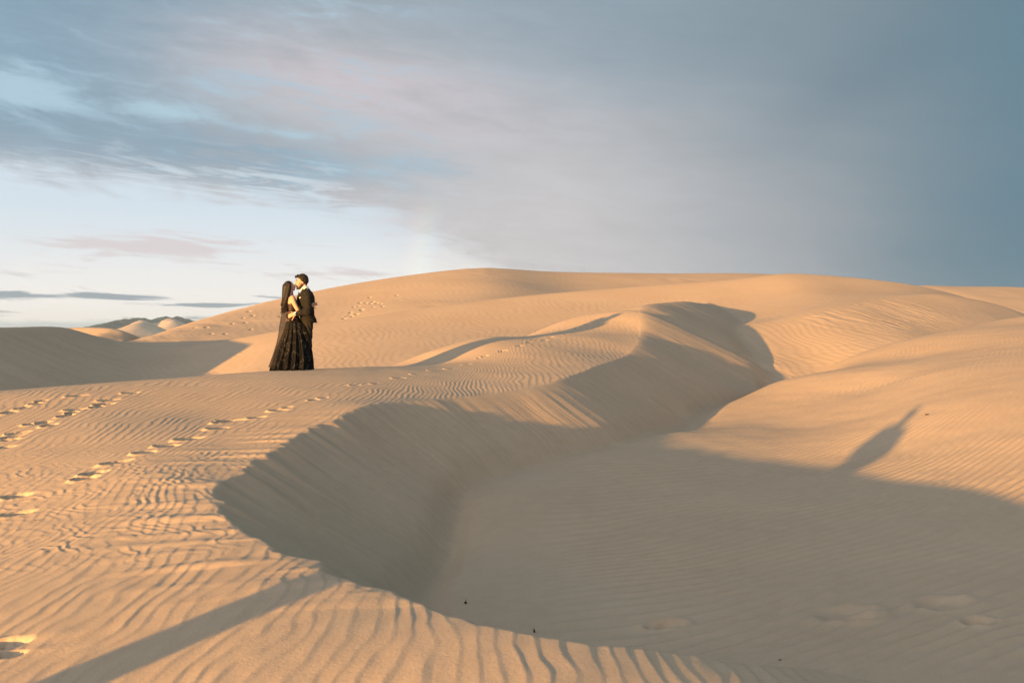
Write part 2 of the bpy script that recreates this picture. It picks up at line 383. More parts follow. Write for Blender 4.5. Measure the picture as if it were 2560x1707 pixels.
# ------------------------------------------------------------------ figures: fused from tapered limbs, then skinned as one surface
def plain(name, col, rough=.7, spec=.3, sheen=0.0, var=0.0, scale=40):
    m, nt, b = mat(name)
    b.inputs['Base Color'].default_value = (*col, 1); b.inputs['Roughness'].default_value = rough
    b.inputs['Specular IOR Level'].default_value = spec
    if sheen: b.inputs['Sheen Weight'].default_value = sheen
    if var:
        tc = nt.nodes.new('ShaderNodeTexCoord'); n = nt.nodes.new('ShaderNodeTexNoise'); n.inputs['Scale'].default_value = scale; n.inputs['Detail'].default_value = 4
        nt.links.new(tc.outputs['Object'], n.inputs['Vector'])
        mr = nt.nodes.new('ShaderNodeMapRange'); mr.inputs['To Min'].default_value = 1 - var; mr.inputs['To Max'].default_value = 1 + var
        nt.links.new(n.outputs['Fac'], mr.inputs['Value'])
        vm = nt.nodes.new('ShaderNodeVectorMath'); vm.operation = 'SCALE'; vm.inputs[0].default_value = col
        nt.links.new(mr.outputs['Result'], vm.inputs['Scale']); nt.links.new(vm.outputs['Vector'], b.inputs['Base Color'])
    return m
SKIN_M = plain('skin_tan', (.42, .235, .165), .6, .35, var=.12, scale=30)
SKIN_F = plain('skin_olive', (.44, .255, .185), .6, .35, var=.10, scale=30)
HAIR = plain('dark_hair', (.012, .0085, .0058), .6, .25, var=.4, scale=60)
BEARD = plain('beard_hair', (.03, .018, .011), .6, .3, var=.4, scale=120)
WOOL = plain('black_wool', (.010, .008, .006), .8, .2, sheen=.04, var=.35, scale=25)
TROUSER = plain('trouser_wool', (.015, .011, .007), .8, .2, sheen=.04, var=.3, scale=25)
WHITE = plain('white_cotton', (.80, .78, .74), .8, .2)
SATIN = plain('black_satin', (.010, .009, .009), .35, .5)
LEATHER = plain('black_leather', (.012, .011, .010), .3, .5)
STEEL = plain('watch_steel', (.75, .74, .70), .25, .6); STEEL.node_tree.nodes['Principled BSDF'].inputs['Metallic'].default_value = .8
PLUM = plain('dark_plum_fabric', (.022, .010, .011), .6, .3, var=.2)
def sequin_material():
    m, nt, b = mat('sequin_tulle'); N, L = nt.nodes.new, nt.links.new
    tc = N('ShaderNodeTexCoord'); v = N('ShaderNodeTexVoronoi'); v.inputs['Scale'].default_value = 105
    L(tc.outputs['Object'], v.inputs['Vector'])
    sp = N('ShaderNodeSeparateColor'); L(v.outputs['Color'], sp.inputs[0])
    gt = N('ShaderNodeMath'); gt.operation = 'GREATER_THAN'; gt.inputs[1].default_value = .90; L(sp.outputs[0], gt.inputs[0])
    nr = N('ShaderNodeTexNoise'); nr.inputs['Scale'].default_value = 9; L(tc.outputs['Object'], nr.inputs['Vector'])
    g2 = N('ShaderNodeMath'); g2.operation = 'GREATER_THAN'; g2.inputs[1].default_value = .5; L(nr.outputs['Fac'], g2.inputs[0])
    mu = N('ShaderNodeMath'); mu.operation = 'MULTIPLY'; L(gt.outputs[0], mu.inputs[0]); L(g2.outputs[0], mu.inputs[1])
    mx = N('ShaderNodeMix'); mx.data_type = 'RGBA'; mx.inputs[6].default_value = (.006, .0046, .0038, 1); mx.inputs[7].default_value = (.20, .18, .16, 1)
    L(mu.outputs[0], mx.inputs[0]); L(mx.outputs[2], b.inputs['Base Color'])
    b.inputs['Roughness'].default_value = .6; b.inputs['Specular IOR Level'].default_value = .2
    bp = N('ShaderNodeBump'); bp.inputs['Strength'].default_value = .6; bp.inputs['Distance'].default_value = .004
    L(v.outputs['Distance'], bp.inputs['Height']); L(bp.outputs['Normal'], b.inputs['Normal'])
    return m
SEQUIN = sequin_material()
def sheer_material():
    m, nt, b = mat('sheer_black_tulle'); N, L = nt.nodes.new, nt.links.new
    b.inputs['Base Color'].default_value = (.02, .0135, .009, 1); b.inputs['Roughness'].default_value = .8
    tr = N('ShaderNodeBsdfTransparent'); mx = N('ShaderNodeMixShader'); mx.inputs[0].default_value = .5
    L(tr.outputs[0], mx.inputs[1]); L(b.outputs[0], mx.inputs[2]); L(mx.outputs[0], nt.nodes['Material Output'].inputs['Surface'])
    return m
SHEER = sheer_material()

class Blob:
    def __init__(s): s.bm = bmesh.new()
    def ball(s, c, r, tilt=0.0):
        g = bmesh.ops.create_icosphere(s.bm, subdivisions=1 if not isinstance(r, tuple) and r < .03 else 2, radius=1.0)
        rx, ry, rz = (r, r, r) if not isinstance(r, tuple) else r
        ct, st_ = math.cos(tilt), math.sin(tilt)
        for v in g['verts']:
            x, y, z = v.co.x * rx, v.co.y * ry, v.co.z * rz
            x, z = x * ct + z * st_, -x * st_ + z * ct
            v.co = (x + c[0], y + c[1], z + c[2])
        return s
    def cap(s, a, b, ra, rb=None):
        rb = ra if rb is None else rb
        a, b = Vector(a), Vector(b); d = b - a
        n = max(2, int(d.length / (0.55 * min(ra, rb))) + 1)
        if d.length > 1e-6:
            q = d.to_track_quat('Z', 'Y'); k = 12; rings = []
            for (p, rr_) in ((a, ra), (b, rb)):
                rings.append([s.bm.verts.new(p + q @ Vector((rr_ * math.cos(2*math.pi*i/k), rr_ * math.sin(2*math.pi*i/k), 0))) for i in range(k)])
            for i in range(k):
                s.bm.faces.new((rings[0][i], rings[0][(i+1) % k], rings[1][(i+1) % k], rings[1][i]))
            s.bm.faces.new(rings[0][::-1]); s.bm.faces.new(rings[1])
        s.ball(a, ra); s.ball(b, rb)
        return s
    def chain(s, pts, rads):
        for i in range(len(pts) - 1): s.cap(pts[i], pts[i+1], rads[i], rads[i+1])
        return s
    def loft(s, rings, k=28):        # rings: (cx, cy, z, rx, ry)
        R = []
        for (cx, cy, z, rx, ry) in rings:
            R.append([s.bm.verts.new((cx + rx * math.cos(2*math.pi*i/k), cy + ry * math.sin(2*math.pi*i/k), z)) for i in range(k)])
        for j in range(len(R) - 1):
            for i in range(k): s.bm.faces.new((R[j][i], R[j][(i+1) % k], R[j+1][(i+1) % k], R[j+1][i]))
        s.bm.faces.new(R[0][::-1]); s.bm.faces.new(R[-1])
        return s
    def build(s, name, m, parent, off, voxel=None, smooth=2):
        bmesh.ops.recalc_face_normals(s.bm, faces=s.bm.faces)
        md = bpy.data.meshes.new(name); s.bm.to_mesh(md); s.bm.free()
        if voxel:
            t = bpy.data.objects.new('tmp', md); C.objects.link(t)
            rm = t.modifiers.new('r', 'REMESH'); rm.mode = 'VOXEL'; rm.voxel_size = voxel; rm.use_smooth_shade = True
            if smooth:
                sm_ = t.modifiers.new('s', 'SMOOTH'); sm_.iterations = smooth; sm_.factor = .5
            dg = bpy.context.evaluated_depsgraph_get(); dg.update()
            m2 = bpy.data.meshes.new_from_object(t.evaluated_get(dg)); bpy.data.objects.remove(t); bpy.data.meshes.remove(md); md = m2; md.name = name
        md.transform(__import__('mathutils').Matrix.Translation(-Vector(off)))
        md.materials.clear(); md.materials.append(m)
        md.polygons.foreach_set('use_smooth', np.ones(len(md.polygons), bool))
        o = bpy.data.objects.new(name, md); C.objects.link(o)
        if parent: o.parent = parent
        return o

def hand(bl, wrist, d, n, size=1.0, curl=.5, thumb_side=1):
    """palm and five fingers; d = pointing direction, n = back-of-hand normal"""
    d = Vector(d).normalized(); n = Vector(n); n = (n - d * n.dot(d)).normalized(); s = d.cross(n) * thumb_side; w = Vector(wrist)
    pl = .085 * size
    for k in (-1.2, -.4, .4, 1.2): bl.cap(w + s * .009 * k * size, w + d * pl + s * .020 * k * size, .014 * size, .012 * size)
    for k, L in zip((1.35, .45, -.45, -1.3), (.068, .076, .071, .055)):
        p = w + d * pl + s * .0205 * k * size; a = 0.15
        for j, (f, rr_) in enumerate(((.45, .0095), (.32, .0088), (.23, .0078))):
            a += curl * (.5 + .35 * j); q = p + (d * math.cos(a) - n * math.sin(a)) * L * f * size
            bl.cap(p, q, rr_ * size, rr_ * .92 * size); p = q
    p = w + d * .022 * size + s * .026 * size
    for f, rr_ in ((.042, .0115), (.032, .0105), (.026, .009)):
        q = p + (d * .75 + s * .55 - n * .25 * (1 + curl)).normalized() * f * size; bl.cap(p, q, rr_ * size); p = q

COUPLE = Vector((-3.93, 18.5, 0)); ROT = math.atan2(3.93, 18.5)
def person_root(off, label, group=None, at=None, rot=ROT):
    o = bpy.data.objects.new('person', None); C.objects.link(o)
    c, s = math.cos(rot), math.sin(rot); base = at or COUPLE
    x, y = base[0] + off[0] * c - off[1] * s, base[1] + off[0] * s + off[1] * c
    o.location = (x, y, ground_z(x, y) - .012); o.rotation_euler = (0, 0, rot); o['label'] = label; o['category'] = 'person'
    o.empty_display_size = .3
    if group: o['group'] = group
    return o

# ---- the man
MO = (.13, .09, 0)
man = person_root(MO, 'dark-haired bearded man in black suit kissing the woman in the long black gown')
b = Blob(); yc = .09
b.ball((.035, yc, 1.668), (.100, .074, .098)).ball((-.022, yc, 1.625), (.063, .060, .092), .1).ball((-.022, yc, 1.548), (.052, .048, .042))
b.cap((-.080, yc, 1.650), (-.101, yc, 1.603), .009, .013).ball((-.082, yc, 1.565), (.013, .024, .013)).ball((-.076, yc, 1.667), (.014, .046, .010))
for sgn in (-1, 1): b.ball((.042, yc + sgn * .074, 1.628), (.019, .011, .031), .15)
b.cap((.055, yc, 1.60), (.095, yc, 1.45), .056, .064)
b.loft([(.12, yc, .86, .09, .13), (.115, yc, .98, .10, .14), (.10, yc, 1.15, .105, .14), (.105, yc, 1.32, .12, .155), (.10, yc, 1.42, .09, .14), (.095, yc, 1.48, .05, .06)])
b.chain([(.115, -.09, 1.40), (.125, -.185, 1.075), (-.085, -.155, 1.045)], [.045, .036, .027])
hand(b, (-.092, -.150, 1.045), (-1, .25, -.35), (-.2, -1, .15), 1.06, .35, -1)
b.chain([(.09, .27, 1.40), (.06, .36, 1.12), (-.15, .30, 1.12)], [.045, .036, .027])
hand(b, (-.158, .295, 1.12), (-1, -.5, 0), (-.3, 1, 0), 1.06, .5, 1)
for yy, ax in ((.0, .155), (.19, .125)): b.chain([(.13, yy, .90), (.13, yy, .50), (ax, yy, .09), (ax - .12, yy, .04)], [.08, .055, .04, .035])
b.build('body', SKIN_M, man, MO, .0055, 2)
rg = random.Random(3)
h = Blob()
for k in range(1500):
    u, t = rg.uniform(-1, 1), rg.uniform(0, 2 * math.pi); q = math.sqrt(1 - u * u)
    nx, ny, nz_ = q * math.cos(t), q * math.sin(t), u
    px, py, pz = .037 + nx * .101, yc + ny * .075, 1.672 + nz_ * .100
    if pz < np.interp(px, [-.1, -.045, .012, .045, .14], [1.735, 1.728, 1.672, 1.622, 1.592]): continue
    up = max(0, pz - 1.70)
    h.ball((px + nx * (.004 + .10 * up), py + ny * .004, pz + nz_ * (.004 + .10 * up)), rg.uniform(.007, .014) + .16 * up * rg.random() ** 2)
for k in range(60):
    px = rg.uniform(-.095, .06); py = yc + rg.uniform(-.062, .062); pz = 1.765 - 1.6 * max(0, abs(py - yc) - .02) ** 1.2 + .012 * math.sin(30 * px) - (.02 if px < -.08 else 0)
    h.ball((px, py, pz + rg.uniform(-.012, .018)), rg.uniform(.009, .019))
h.build('hair', HAIR, man, MO, .005, 0)
h = Blob()
for sgn in (-1, 1):
    h.chain([(.036, yc + sgn * .062, 1.625), (.022, yc + sgn * .058, 1.570), (-.020, yc + sgn * .046, 1.532), (-.056, yc + sgn * .016, 1.520)], [.012, .022, .027, .026])
    h.chain([(-.088, yc + sgn * .006, 1.582), (-.078, yc + sgn * .032, 1.566), (-.058, yc + sgn * .040, 1.540)], [.009, .012, .020])
for k in range(120): h.ball((rg.uniform(-.07, .02), yc + rg.uniform(-.045, .045), rg.uniform(1.508, 1.53)), rg.uniform(.006, .010))
h.build('beard', BEARD, man, MO, .005, 1)
for sgn in (-1, 1):
    Blob().chain([(-.084, yc + sgn * .012, 1.671), (-.080, yc + sgn * .033, 1.677), (-.066, yc + sgn * .048, 1.672)], [.004, .005, .003]).build('eyebrow', HAIR, man, MO)
    Blob().chain([(-.080, yc + sgn * .018, 1.648), (-.077, yc + sgn * .030, 1.645), (-.068, yc + sgn * .042, 1.648)], [.003, .0035, .003]).build('eyelash', HAIR, man, MO)
# suit
j = Blob()
j.loft([(.148, yc, .885, .155, .188), (.140, yc, .94, .148, .185), (.118, yc, 1.03, .137, .172), (.105, yc, 1.16, .139, .168), (.104, yc, 1.28, .156, .185), (.108, yc, 1.38, .146, .198), (.112, yc, 1.44, .115, .170), (.105, yc, 1.485, .080, .105), (.10, yc, 1.515, .066, .076)], 40)
j.chain([(.122, -.075, 1.405), (.135, -.130, 1.32), (.140, -.19, 1.10), (.128, -.195, 1.065)], [.068, .067, .058, .058]).chain([(.128, -.200, 1.075), (.03, -.188, 1.070), (-.062, -.162, 1.052)], [.064, .058, .042])
j.chain([(.10, .255, 1.405), (.08, .35, 1.12), (-.12, .305, 1.12)], [.068, .056, .042])
jk = j.build('suit_jacket', WOOL, man, MO, .008, 3)
for v in jk.data.vertices:      # cloth creases round the elbow, the waist and the skirt of the jacket
    c = v.co; c += v.normal * (.006 * math.sin(60 * c.z + 35 * c.x + 9 * math.sin(14 * c.y + 8 * c.z)) * (1 if c.z < 1.3 else .4))
Blob().loft([(.098, yc, 1.50, .072, .080), (.088, yc, 1.535, .068, .072), (.078, yc, 1.560, .064, .068)], 24).chain([(.085, yc - .070, 1.568), (.025, yc - .072, 1.515), (-.020, yc - .050, 1.455)], [.010, .012, .010]).chain([(.06, yc + .062, 1.565), (.018, yc + .055, 1.515), (-.018, yc + .030, 1.462)], [.012, .016, .012]).build('shirt_collar', WHITE, man, MO, .005, 1)
Blob().ball((-.020, yc, 1.458), (.018, .020, .022)).chain([(-.026, yc, 1.44), (-.050, yc, 1.36), (-.055, yc, 1.28)], [.014, .018, .020]).build('tie', SATIN, man, MO, .005, 1)
for sgn in (-1, 1):
    Blob().chain([(.105, yc + sgn * .078, 1.53), (.052, yc + sgn * .090, 1.465), (-.020, yc + sgn * .082, 1.39), (-.048, yc + sgn * .045, 1.29)], [.010, .015, .018, .010]).build('lapel', WOOL, man, MO, .005, 1)
Blob().chain([(-.018, yc - .118, 1.332), (-.010, yc - .128, 1.352), (.004, yc - .138, 1.345)], [.007, .007, .006]).build('pocket_square', WHITE, man, MO, .005, 0)
t = Blob(); t.ball((.130, yc, .89), (.112, .158, .12))
for yy, ax in ((.0, .158), (.19, .13)): t.chain([(.132, yy, .90), (.134, yy, .52), (ax, yy, .10)], [.100, .075, .066])
tr = t.build('trousers', TROUSER, man, MO, .008, 3)
for v in tr.data.vertices:
    c = v.co; c += v.normal * (.006 * math.sin(38 * c.z + 22 * c.y + 5 * math.sin(20 * c.x)))
for yy, ax in ((.0, .158), (.19, .13)):
    Blob().chain([(ax + .055, yy, .038), (ax, yy, .045), (ax - .09, yy, .036), (ax - .15, yy, .030)], [.036, .040, .040, .028]).build('shoe', LEATHER, man, MO, .006, 1)
cf = Blob(); cf.cap((-.070, -.158, 1.05), (-.090, -.152, 1.046), .037).build('shirt_cuff', WHITE, man, MO, .005, 1)
wb = Blob(); wb.cap((-.095, -.151, 1.045), (-.108, -.148, 1.043), .033).ball((-.102, -.185, 1.047), (.020, .008, .020)).build('wristwatch', STEEL, man, MO, .004, 0)

# ---- the woman
WO = (-.16, .06, 0)
woman = person_root(WO, 'long-haired woman in a sparkling floor-length black gown kissing the bearded man')
b = Blob(); yc = .085
b.ball((-.210, yc, 1.578), (.088, .070, .092)).ball((-.150, yc, 1.556), (.050, .054, .075), -.25).ball((-.128, yc, 1.512), (.030, .034, .028))
b.cap((-.112, yc - .004, 1.598), (-.101, yc - .006, 1.575), .007, .011).ball((-.096, yc, 1.548), (.012, .020, .011))
for sgn in (-1, 1): b.ball((-.19, yc + sgn * .070, 1.56), (.015, .009, .025))
b.cap((-.185, yc, 1.53), (-.175, yc, 1.40), .044, .05)
b.loft([(-.165, yc, .92, .11, .16), (-.165, yc, 1.02, .095, .135), (-.165, yc, 1.09, .085, .118), (-.155, yc, 1.18, .095, .130), (-.155, yc, 1.27, .100, .145), (-.165, yc, 1.35, .075, .145), (-.172, yc, 1.40, .05, .07)])
b.chain([(-.150, -.065, 1.350), (-.115, -.100, 1.25), (-.035, -.118, 1.092)], [.048, .043, .034]).chain([(-.035, -.118, 1.092), (.07, -.088, 1.10), (.185, -.092, 1.222)], [.036, .033, .024])
hand(b, (.190, -.090, 1.226), (.75, .35, .12), (.5, -1, .1), .95, .30, 1)
b.chain([(-.150, .235, 1.345), (-.03, .33, 1.20), (.15, .31, 1.33)], [.045, .034, .026])
hand(b, (.158, .305, 1.335), (1, -.5, .2), (.3, 1, 0), .95, .4, -1)
for yy in (.0, .16): b.chain([(-.165, yy, .92), (-.165, yy, .50), (-.18, yy, .09), (-.06, yy, .035)], [.085, .055, .038, .028])
b.build('body', SKIN_F, woman, WO, .0055, 2)
h = Blob()
h.ball((-.222, yc, 1.586), (.086, .080, .089)).chain([(-.250, yc, 1.56), (-.285, .07, 1.42), (-.303, .05, 1.28), (-.298, .04, 1.17), (-.285, .03, 1.10)], [.084, .056, .038, .026, .012])
h.chain([(-.200, .015, 1.59), (-.215, .00, 1.50), (-.240, -.02, 1.40), (-.275, -.02, 1.28), (-.285, -.01, 1.17)], [.038, .042, .036, .030, .020])
h.chain([(-.19, yc + .07, 1.59), (-.21, yc + .09, 1.45), (-.25, yc + .09, 1.30)], [.04, .045, .03])
def lock(bl, p0, p1, r0, wav, amp, ph):
    pts, rr_ = [], []; p0, p1 = Vector(p0), Vector(p1)
    for i in range(11):
        t = i / 10; p = p0.lerp(p1, t); a = amp * t
        pts.append(p + Vector((a * math.sin(wav * t + ph) - .015 * math.sin(math.pi * t), a * math.cos(wav * t * .9 + ph), 0))); rr_.append(r0 * (1 - .6 * t))
    bl.chain(pts, rr_)
for k in range(95):
    a = rg.uniform(-2.9, .4); fr = rg.random()
    p0 = (-.235 + .075 * math.cos(a + 1.5) * .9 - .02, yc + .09 * math.sin(a) * .9, 1.60 - .05 * rg.random())
    p1 = (-.292 + rg.uniform(-.055, .055), .03 + rg.uniform(-.09, .09), rg.uniform(1.05, 1.25))
    lock(h, p0, p1, rg.uniform(.008, .013), rg.uniform(10, 18), rg.uniform(.016, .042), rg.uniform(0, 6))
h.build('hair', HAIR, woman, WO, .006, 0)
bo = Blob(); bo.loft([(-.160, yc, 1.095, .093, .126), (-.156, yc, 1.17, .102, .138), (-.150, yc, 1.235, .106, .148), (-.135, yc, 1.27, .090, .135)], 32).build('bodice', PLUM, woman, WO, .006, 1)
for sgn in (-1, 1):
    Blob().chain([(-.215, yc + sgn * .085, 1.24), (-.195, yc + sgn * .118, 1.33), (-.160, yc + sgn * .128, 1.392), (-.110, yc + sgn * .115, 1.36), (-.075, yc + sgn * .09, 1.27)], [.007, .006, .006, .006, .007]).build('strap', SATIN, woman, WO)
# full skirt, pleated, its front panel spreading before the man's legs
bm = bmesh.new(); KS, rings = 220, []
zs_ = [1.055, 1.03, .99, .95, .89, .82, .756, .69, .62, .555, .49, .42, .358, .28, .2, .12, .06, .012]
lx_ = np.interp(zs_, [.012, .046, .2, .358, .49, .62, .756, .89, .95, .99, 1.055], [-.562, -.552, -.505, -.455, -.408, -.355, -.305, -.268, -.256, -.262, -.262])
rx_ = np.interp(zs_, [.012, .046, .2, .358, .49, .62, .756, .89, .95, .99, 1.055], [.240, .238, .232, .213, .178, .132, .085, .035, -.005, -.020, -.040])
for z, lx, rx in zip(zs_, lx_, rx_):
    t = (1.055 - z) / 1.04; cx, hw = (lx + rx) / 2, (rx - lx) / 2; hy = .135 + .27 * t; cyy = .075 - .11 * t; ring = []
    for i in range(KS):
        th = 2 * math.pi * i / KS
        pl = 1 + (.012 + .085 * t) * (math.sin(17 * th + 1.2 * math.sin(3 * th) + .8 * t) + .5 * math.sin(41 * th + 2 * math.sin(5 * th)))
        edge_ = abs(math.cos(th)) ** 6
        x = cx + hw * math.cos(th) * (1 + (pl - 1) * (1 - .85 * edge_)); y = cyy + hy * math.sin(th) * pl
        k = float(sstep(-.16, .0, x)) * float(sstep(.08, .25, t)); lim = -.125 + .01 * math.sin(9 * th)
        if y > lim: y = y + (lim - y) * k
        ring.append(bm.verts.new((x, y, z + (.012 * math.sin(17 * th) if z < .1 else 0))))
    rings.append(ring)
for a, c in zip(rings, rings[1:]):
    for i in range(KS): bm.faces.new((a[i], c[i], c[(i+1) % KS], a[(i+1) % KS]))
bmesh.ops.solidify(bm, geom=bm.faces[:], thickness=.004)
sb = Blob(); sb.bm.free(); sb.bm = bm
skirt = sb.build('skirt', SEQUIN, woman, WO)
# sheer wrap trailing from her back down the side of the skirt
bm = bmesh.new(); rows = []
for i in range(40):
    t = i / 39; z = 1.20 - 1.13 * t
    xl = np.interp(z, [.07, .3, .49, .65, .82, 1.1, 1.2], [-.575, -.49, -.435, -.405, -.385, -.335, -.30]); row = []
    for k in range(26):
        w = k / 25; th = math.pi * (.5 + 1.0 * w)        # wraps round the back left of the skirt
        cx = np.interp(z, [.07, .5, 1.0, 1.2], [-.17, -.13, -.17, -.17]); hw = cx - xl; hy = .10 + .33 * t
        f = 1 + .035 * math.sin(22 * th + 4 * t)
        row.append(bm.verts.new((cx + hw * math.cos(th) * f, .075 - .10 * t + hy * math.sin(th) * f * (.75 if th > math.pi else 1), z)))
    rows.append(row)
for a, c in zip(rows, rows[1:]):
    for k in range(25): bm.faces.new((a[k], c[k], c[k+1], a[k+1]))
bmesh.ops.solidify(bm, geom=bm.faces[:], thickness=.002)
sb = Blob(); sb.bm.free(); sb.bm = bm
sb.build('sheer_wrap', SHEER, woman, WO)
ea = Blob(); ea.ball((-.182, yc - .082, 1.535), (.006, .006, .012)).build('earring', STEEL, woman, WO)

# ---- the onlooker left of the camera, seen only by the long shadow across the sand
PX, PY = -5.90, -0.70
third = person_root((0, 0, 0), 'person standing left of the camera whose long shadow crosses the ripples and the far slope', at=(PX, PY), rot=-AZ)
b = Blob()
b.ball((0, 0, 1.62), (.075, .095, .11)).ball((0, .05, 1.58), (.055, .06, .075)).cap((0, .105, 1.60), (0, .115, 1.585), .010, .012).cap((0, 0, 1.56), (0, -.01, 1.44), .055)
b.loft([(0, 0, .86, .15, .10), (0, 0, 1.1, .13, .10), (0, 0, 1.32, .17, .11), (0, 0, 1.42, .13, .08), (0, 0, 1.47, .05, .05)])
for sgn in (-1, 1):
    b.chain([(sgn * .18, 0, 1.38), (sgn * .25, -.03, 1.12), (sgn * .20, .14, .98)], [.045, .036, .026]); hand(b, (sgn * .20, .145, .975), (-sgn * .3, 1, .0), (sgn, 0, .2), 1, .5, sgn)
    b.chain([(sgn * .09, 0, .88), (sgn * .10, .01, .48), (sgn * .11, 0, .09), (sgn * .12, .12, .04)], [.085, .055, .04, .032])
b.build('body', SKIN_M, third, (0, 0, 0), .009, 2)
Blob().ball((0, -.01, 1.645), (.088, .108, .105)).ball((0, -.05, 1.56), (.075, .07, .09)).build('hair', HAIR, third, (0, 0, 0), .01, 1)
j = Blob().loft([(0, 0, .30, .215, .17), (0, 0, .60, .205, .16), (0, 0, .85, .195, .145), (0, 0, 1.0, .18, .13), (0, 0, 1.3, .195, .135), (0, 0, 1.42, .15, .10), (0, 0, 1.48, .07, .07)], 32)
for sgn in (-1, 1): j.chain([(sgn * .17, 0, 1.38), (sgn * .26, -.03, 1.12), (sgn * .21, .12, 1.0)], [.068, .055, .042])
j.build('long_coat', WOOL, third, (0, 0, 0), .01, 2)
t = Blob().ball((0, 0, .87), (.17, .12, .11))
for sgn in (-1, 1): t.chain([(sgn * .09, 0, .88), (sgn * .10, .01, .48), (sgn * .11, 0, .10)], [.10, .075, .065])
t.build('trousers', TROUSER, third, (0, 0, 0), .01, 2)
for sgn in (-1, 1): Blob().chain([(sgn * .11, -.05, .04), (sgn * .12, .14, .035)], [.042, .036]).build('shoe', LEATHER, third, (0, 0, 0), .008, 1)

# ------------------------------------------------------------------ small things lying on the sand
def lie(name, label, cat, u, v, d, make, mt, rot=0, group=None):
    x, y, _ = P(u, v, d); bm = bmesh.new(); make(bm)
    md = bpy.data.meshes.new(name); bm.to_mesh(md); bm.free(); md.materials.append(mt)
    md.polygons.foreach_set('use_smooth', np.ones(len(md.polygons), bool))
    o = bpy.data.objects.new(name, md); C.objects.link(o)
    # march along the sight line to the ground so that it rests where it is seen
    dd = np.linspace(d * .8, d * 1.2, 161); zz, mm = terrain((u - CU) / F * dd, dd.copy())
    best = float(dd[np.argmin(np.abs((v - VH) / F * dd + zz + mm))])
    x, y = (u - CU) / F * best, best
    o.location = (x, y, ground_z(x, y)); o.rotation_euler = (0, 0, rot); o['label'] = label; o['category'] = cat
    if group: o['group'] = group
    return o
def stone(r, seed):
    def f(bm):
        g = bmesh.ops.create_icosphere(bm, subdivisions=3, radius=r); q = random.Random(seed); ph = [q.uniform(0, 6) for _ in range(3)]
        for v in g['verts']:
            n = v.co.normalized(); k = 1 + .16 * math.sin(3.1 * n.x + ph[0]) + .14 * math.sin(4 * n.y + ph[1]) + .1 * math.sin(7 * n.z + 3 * n.x + ph[2])
            v.co = Vector((v.co.x * k * 1.2, v.co.y * k, v.co.z * k * .6 + r * .25))
    return f
def shell(r):
    def f(bm):
        rows = []
        for i in range(9):
            t = i / 8; row = []
            for k in range(25):
                a = math.pi * (-.08 + 1.16 * k / 24); rr_ = r * t * (1 + .04 * math.cos(12 * a))
                row.append(bm.verts.new((rr_ * math.cos(a), rr_ * math.sin(a) * .9, r * .42 * (1 - t * t) * (1 - .1 * math.cos(12 * a) * t) + .003)))
            rows.append(row)
        for a, c in zip(rows, rows[1:]):
            for k in range(24): bm.faces.new((a[k], a[k+1], c[k+1], c[k]))
        bmesh.ops.solidify(bm, geom=bm.faces[:], thickness=.0025)
    return f
def twig(L, seed):
    def f(bm):
        bl = Blob(); bl.bm.free(); bl.bm = bm; q = random.Random(seed)
        pts = [Vector((L * (i / 6 - .5), q.uniform(-.1, .1) * L, .006 + .012 * q.random())) for i in range(7)]
        bl.chain(pts, [.006, .007, .007, .006, .005, .004, .003]); bl.cap(pts[3], pts[3] + Vector((.25 * L, .28 * L, .02)), .004, .002); bl.cap(pts[2], pts[2] + Vector((.1 * L, -.25 * L, .012)), .004, .002)
    return f
DARKW = plain('weathered_wood', (.035, .026, .02), .8, .2, var=.3); SHELL = plain('bleached_shell', (.75, .72, .66), .5, .4, var=.08); ROCK = plain('brown_pebble', (.09, .065, .045), .8, .2, var=.3, scale=90)
lie('twig', 'small dark twig at the foot of the shaded slip face', 'twig', 1070, 1386, 8.2, twig(.022, 1), DARKW, .6)
lie('twig', 'tiny dark twig fragment further out on the shaded hollow floor', 'twig', 1227, 1452, 7.6, twig(.015, 2), DARKW, 1.5)
lie('pebble', 'brown pebble on the sunlit right slope next to the head of the long shadow', 'pebble', 2129, 953, 18.2, stone(.028, 1), ROCK)
lie('pebble', 'small dark pebble on the rippled floor of the shaded hollow', 'pebble', 1792, 1515, 6.6, stone(.008, 2), ROCK)
lie('shell', 'white shell fragment on the near left ripples below the two deep footprints', 'shell', 82, 1197, 8.2, shell(.028), SHELL, .3)
lie('shell', 'tiny white shell on the churned ripples left of the dune brink', 'shell', 306, 1139, 9.0, shell(.014), SHELL, 2.0)
lie('shell', 'white shell speck in the shade left of the sunlit right slope', 'shell', 1608, 1057, 14.5, shell(.018), SHELL, 1.0)

# ------------------------------------------------------------------ distant mountains
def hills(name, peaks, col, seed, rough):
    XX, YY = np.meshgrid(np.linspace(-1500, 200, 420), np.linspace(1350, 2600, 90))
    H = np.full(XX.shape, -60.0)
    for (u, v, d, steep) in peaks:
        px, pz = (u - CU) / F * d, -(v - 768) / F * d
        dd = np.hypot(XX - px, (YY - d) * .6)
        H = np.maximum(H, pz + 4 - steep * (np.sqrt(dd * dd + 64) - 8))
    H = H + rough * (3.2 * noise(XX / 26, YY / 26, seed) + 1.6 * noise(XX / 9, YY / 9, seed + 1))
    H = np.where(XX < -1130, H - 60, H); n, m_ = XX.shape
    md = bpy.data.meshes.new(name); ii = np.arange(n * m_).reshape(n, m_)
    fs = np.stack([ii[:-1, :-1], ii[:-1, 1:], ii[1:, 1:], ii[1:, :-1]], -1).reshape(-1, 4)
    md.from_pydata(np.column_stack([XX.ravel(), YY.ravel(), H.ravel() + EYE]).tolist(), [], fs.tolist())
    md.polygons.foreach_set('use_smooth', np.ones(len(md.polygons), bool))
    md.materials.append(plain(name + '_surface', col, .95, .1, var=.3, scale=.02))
    o = bpy.data.objects.new(name, md); C.objects.link(o); o['kind'] = 'structure'
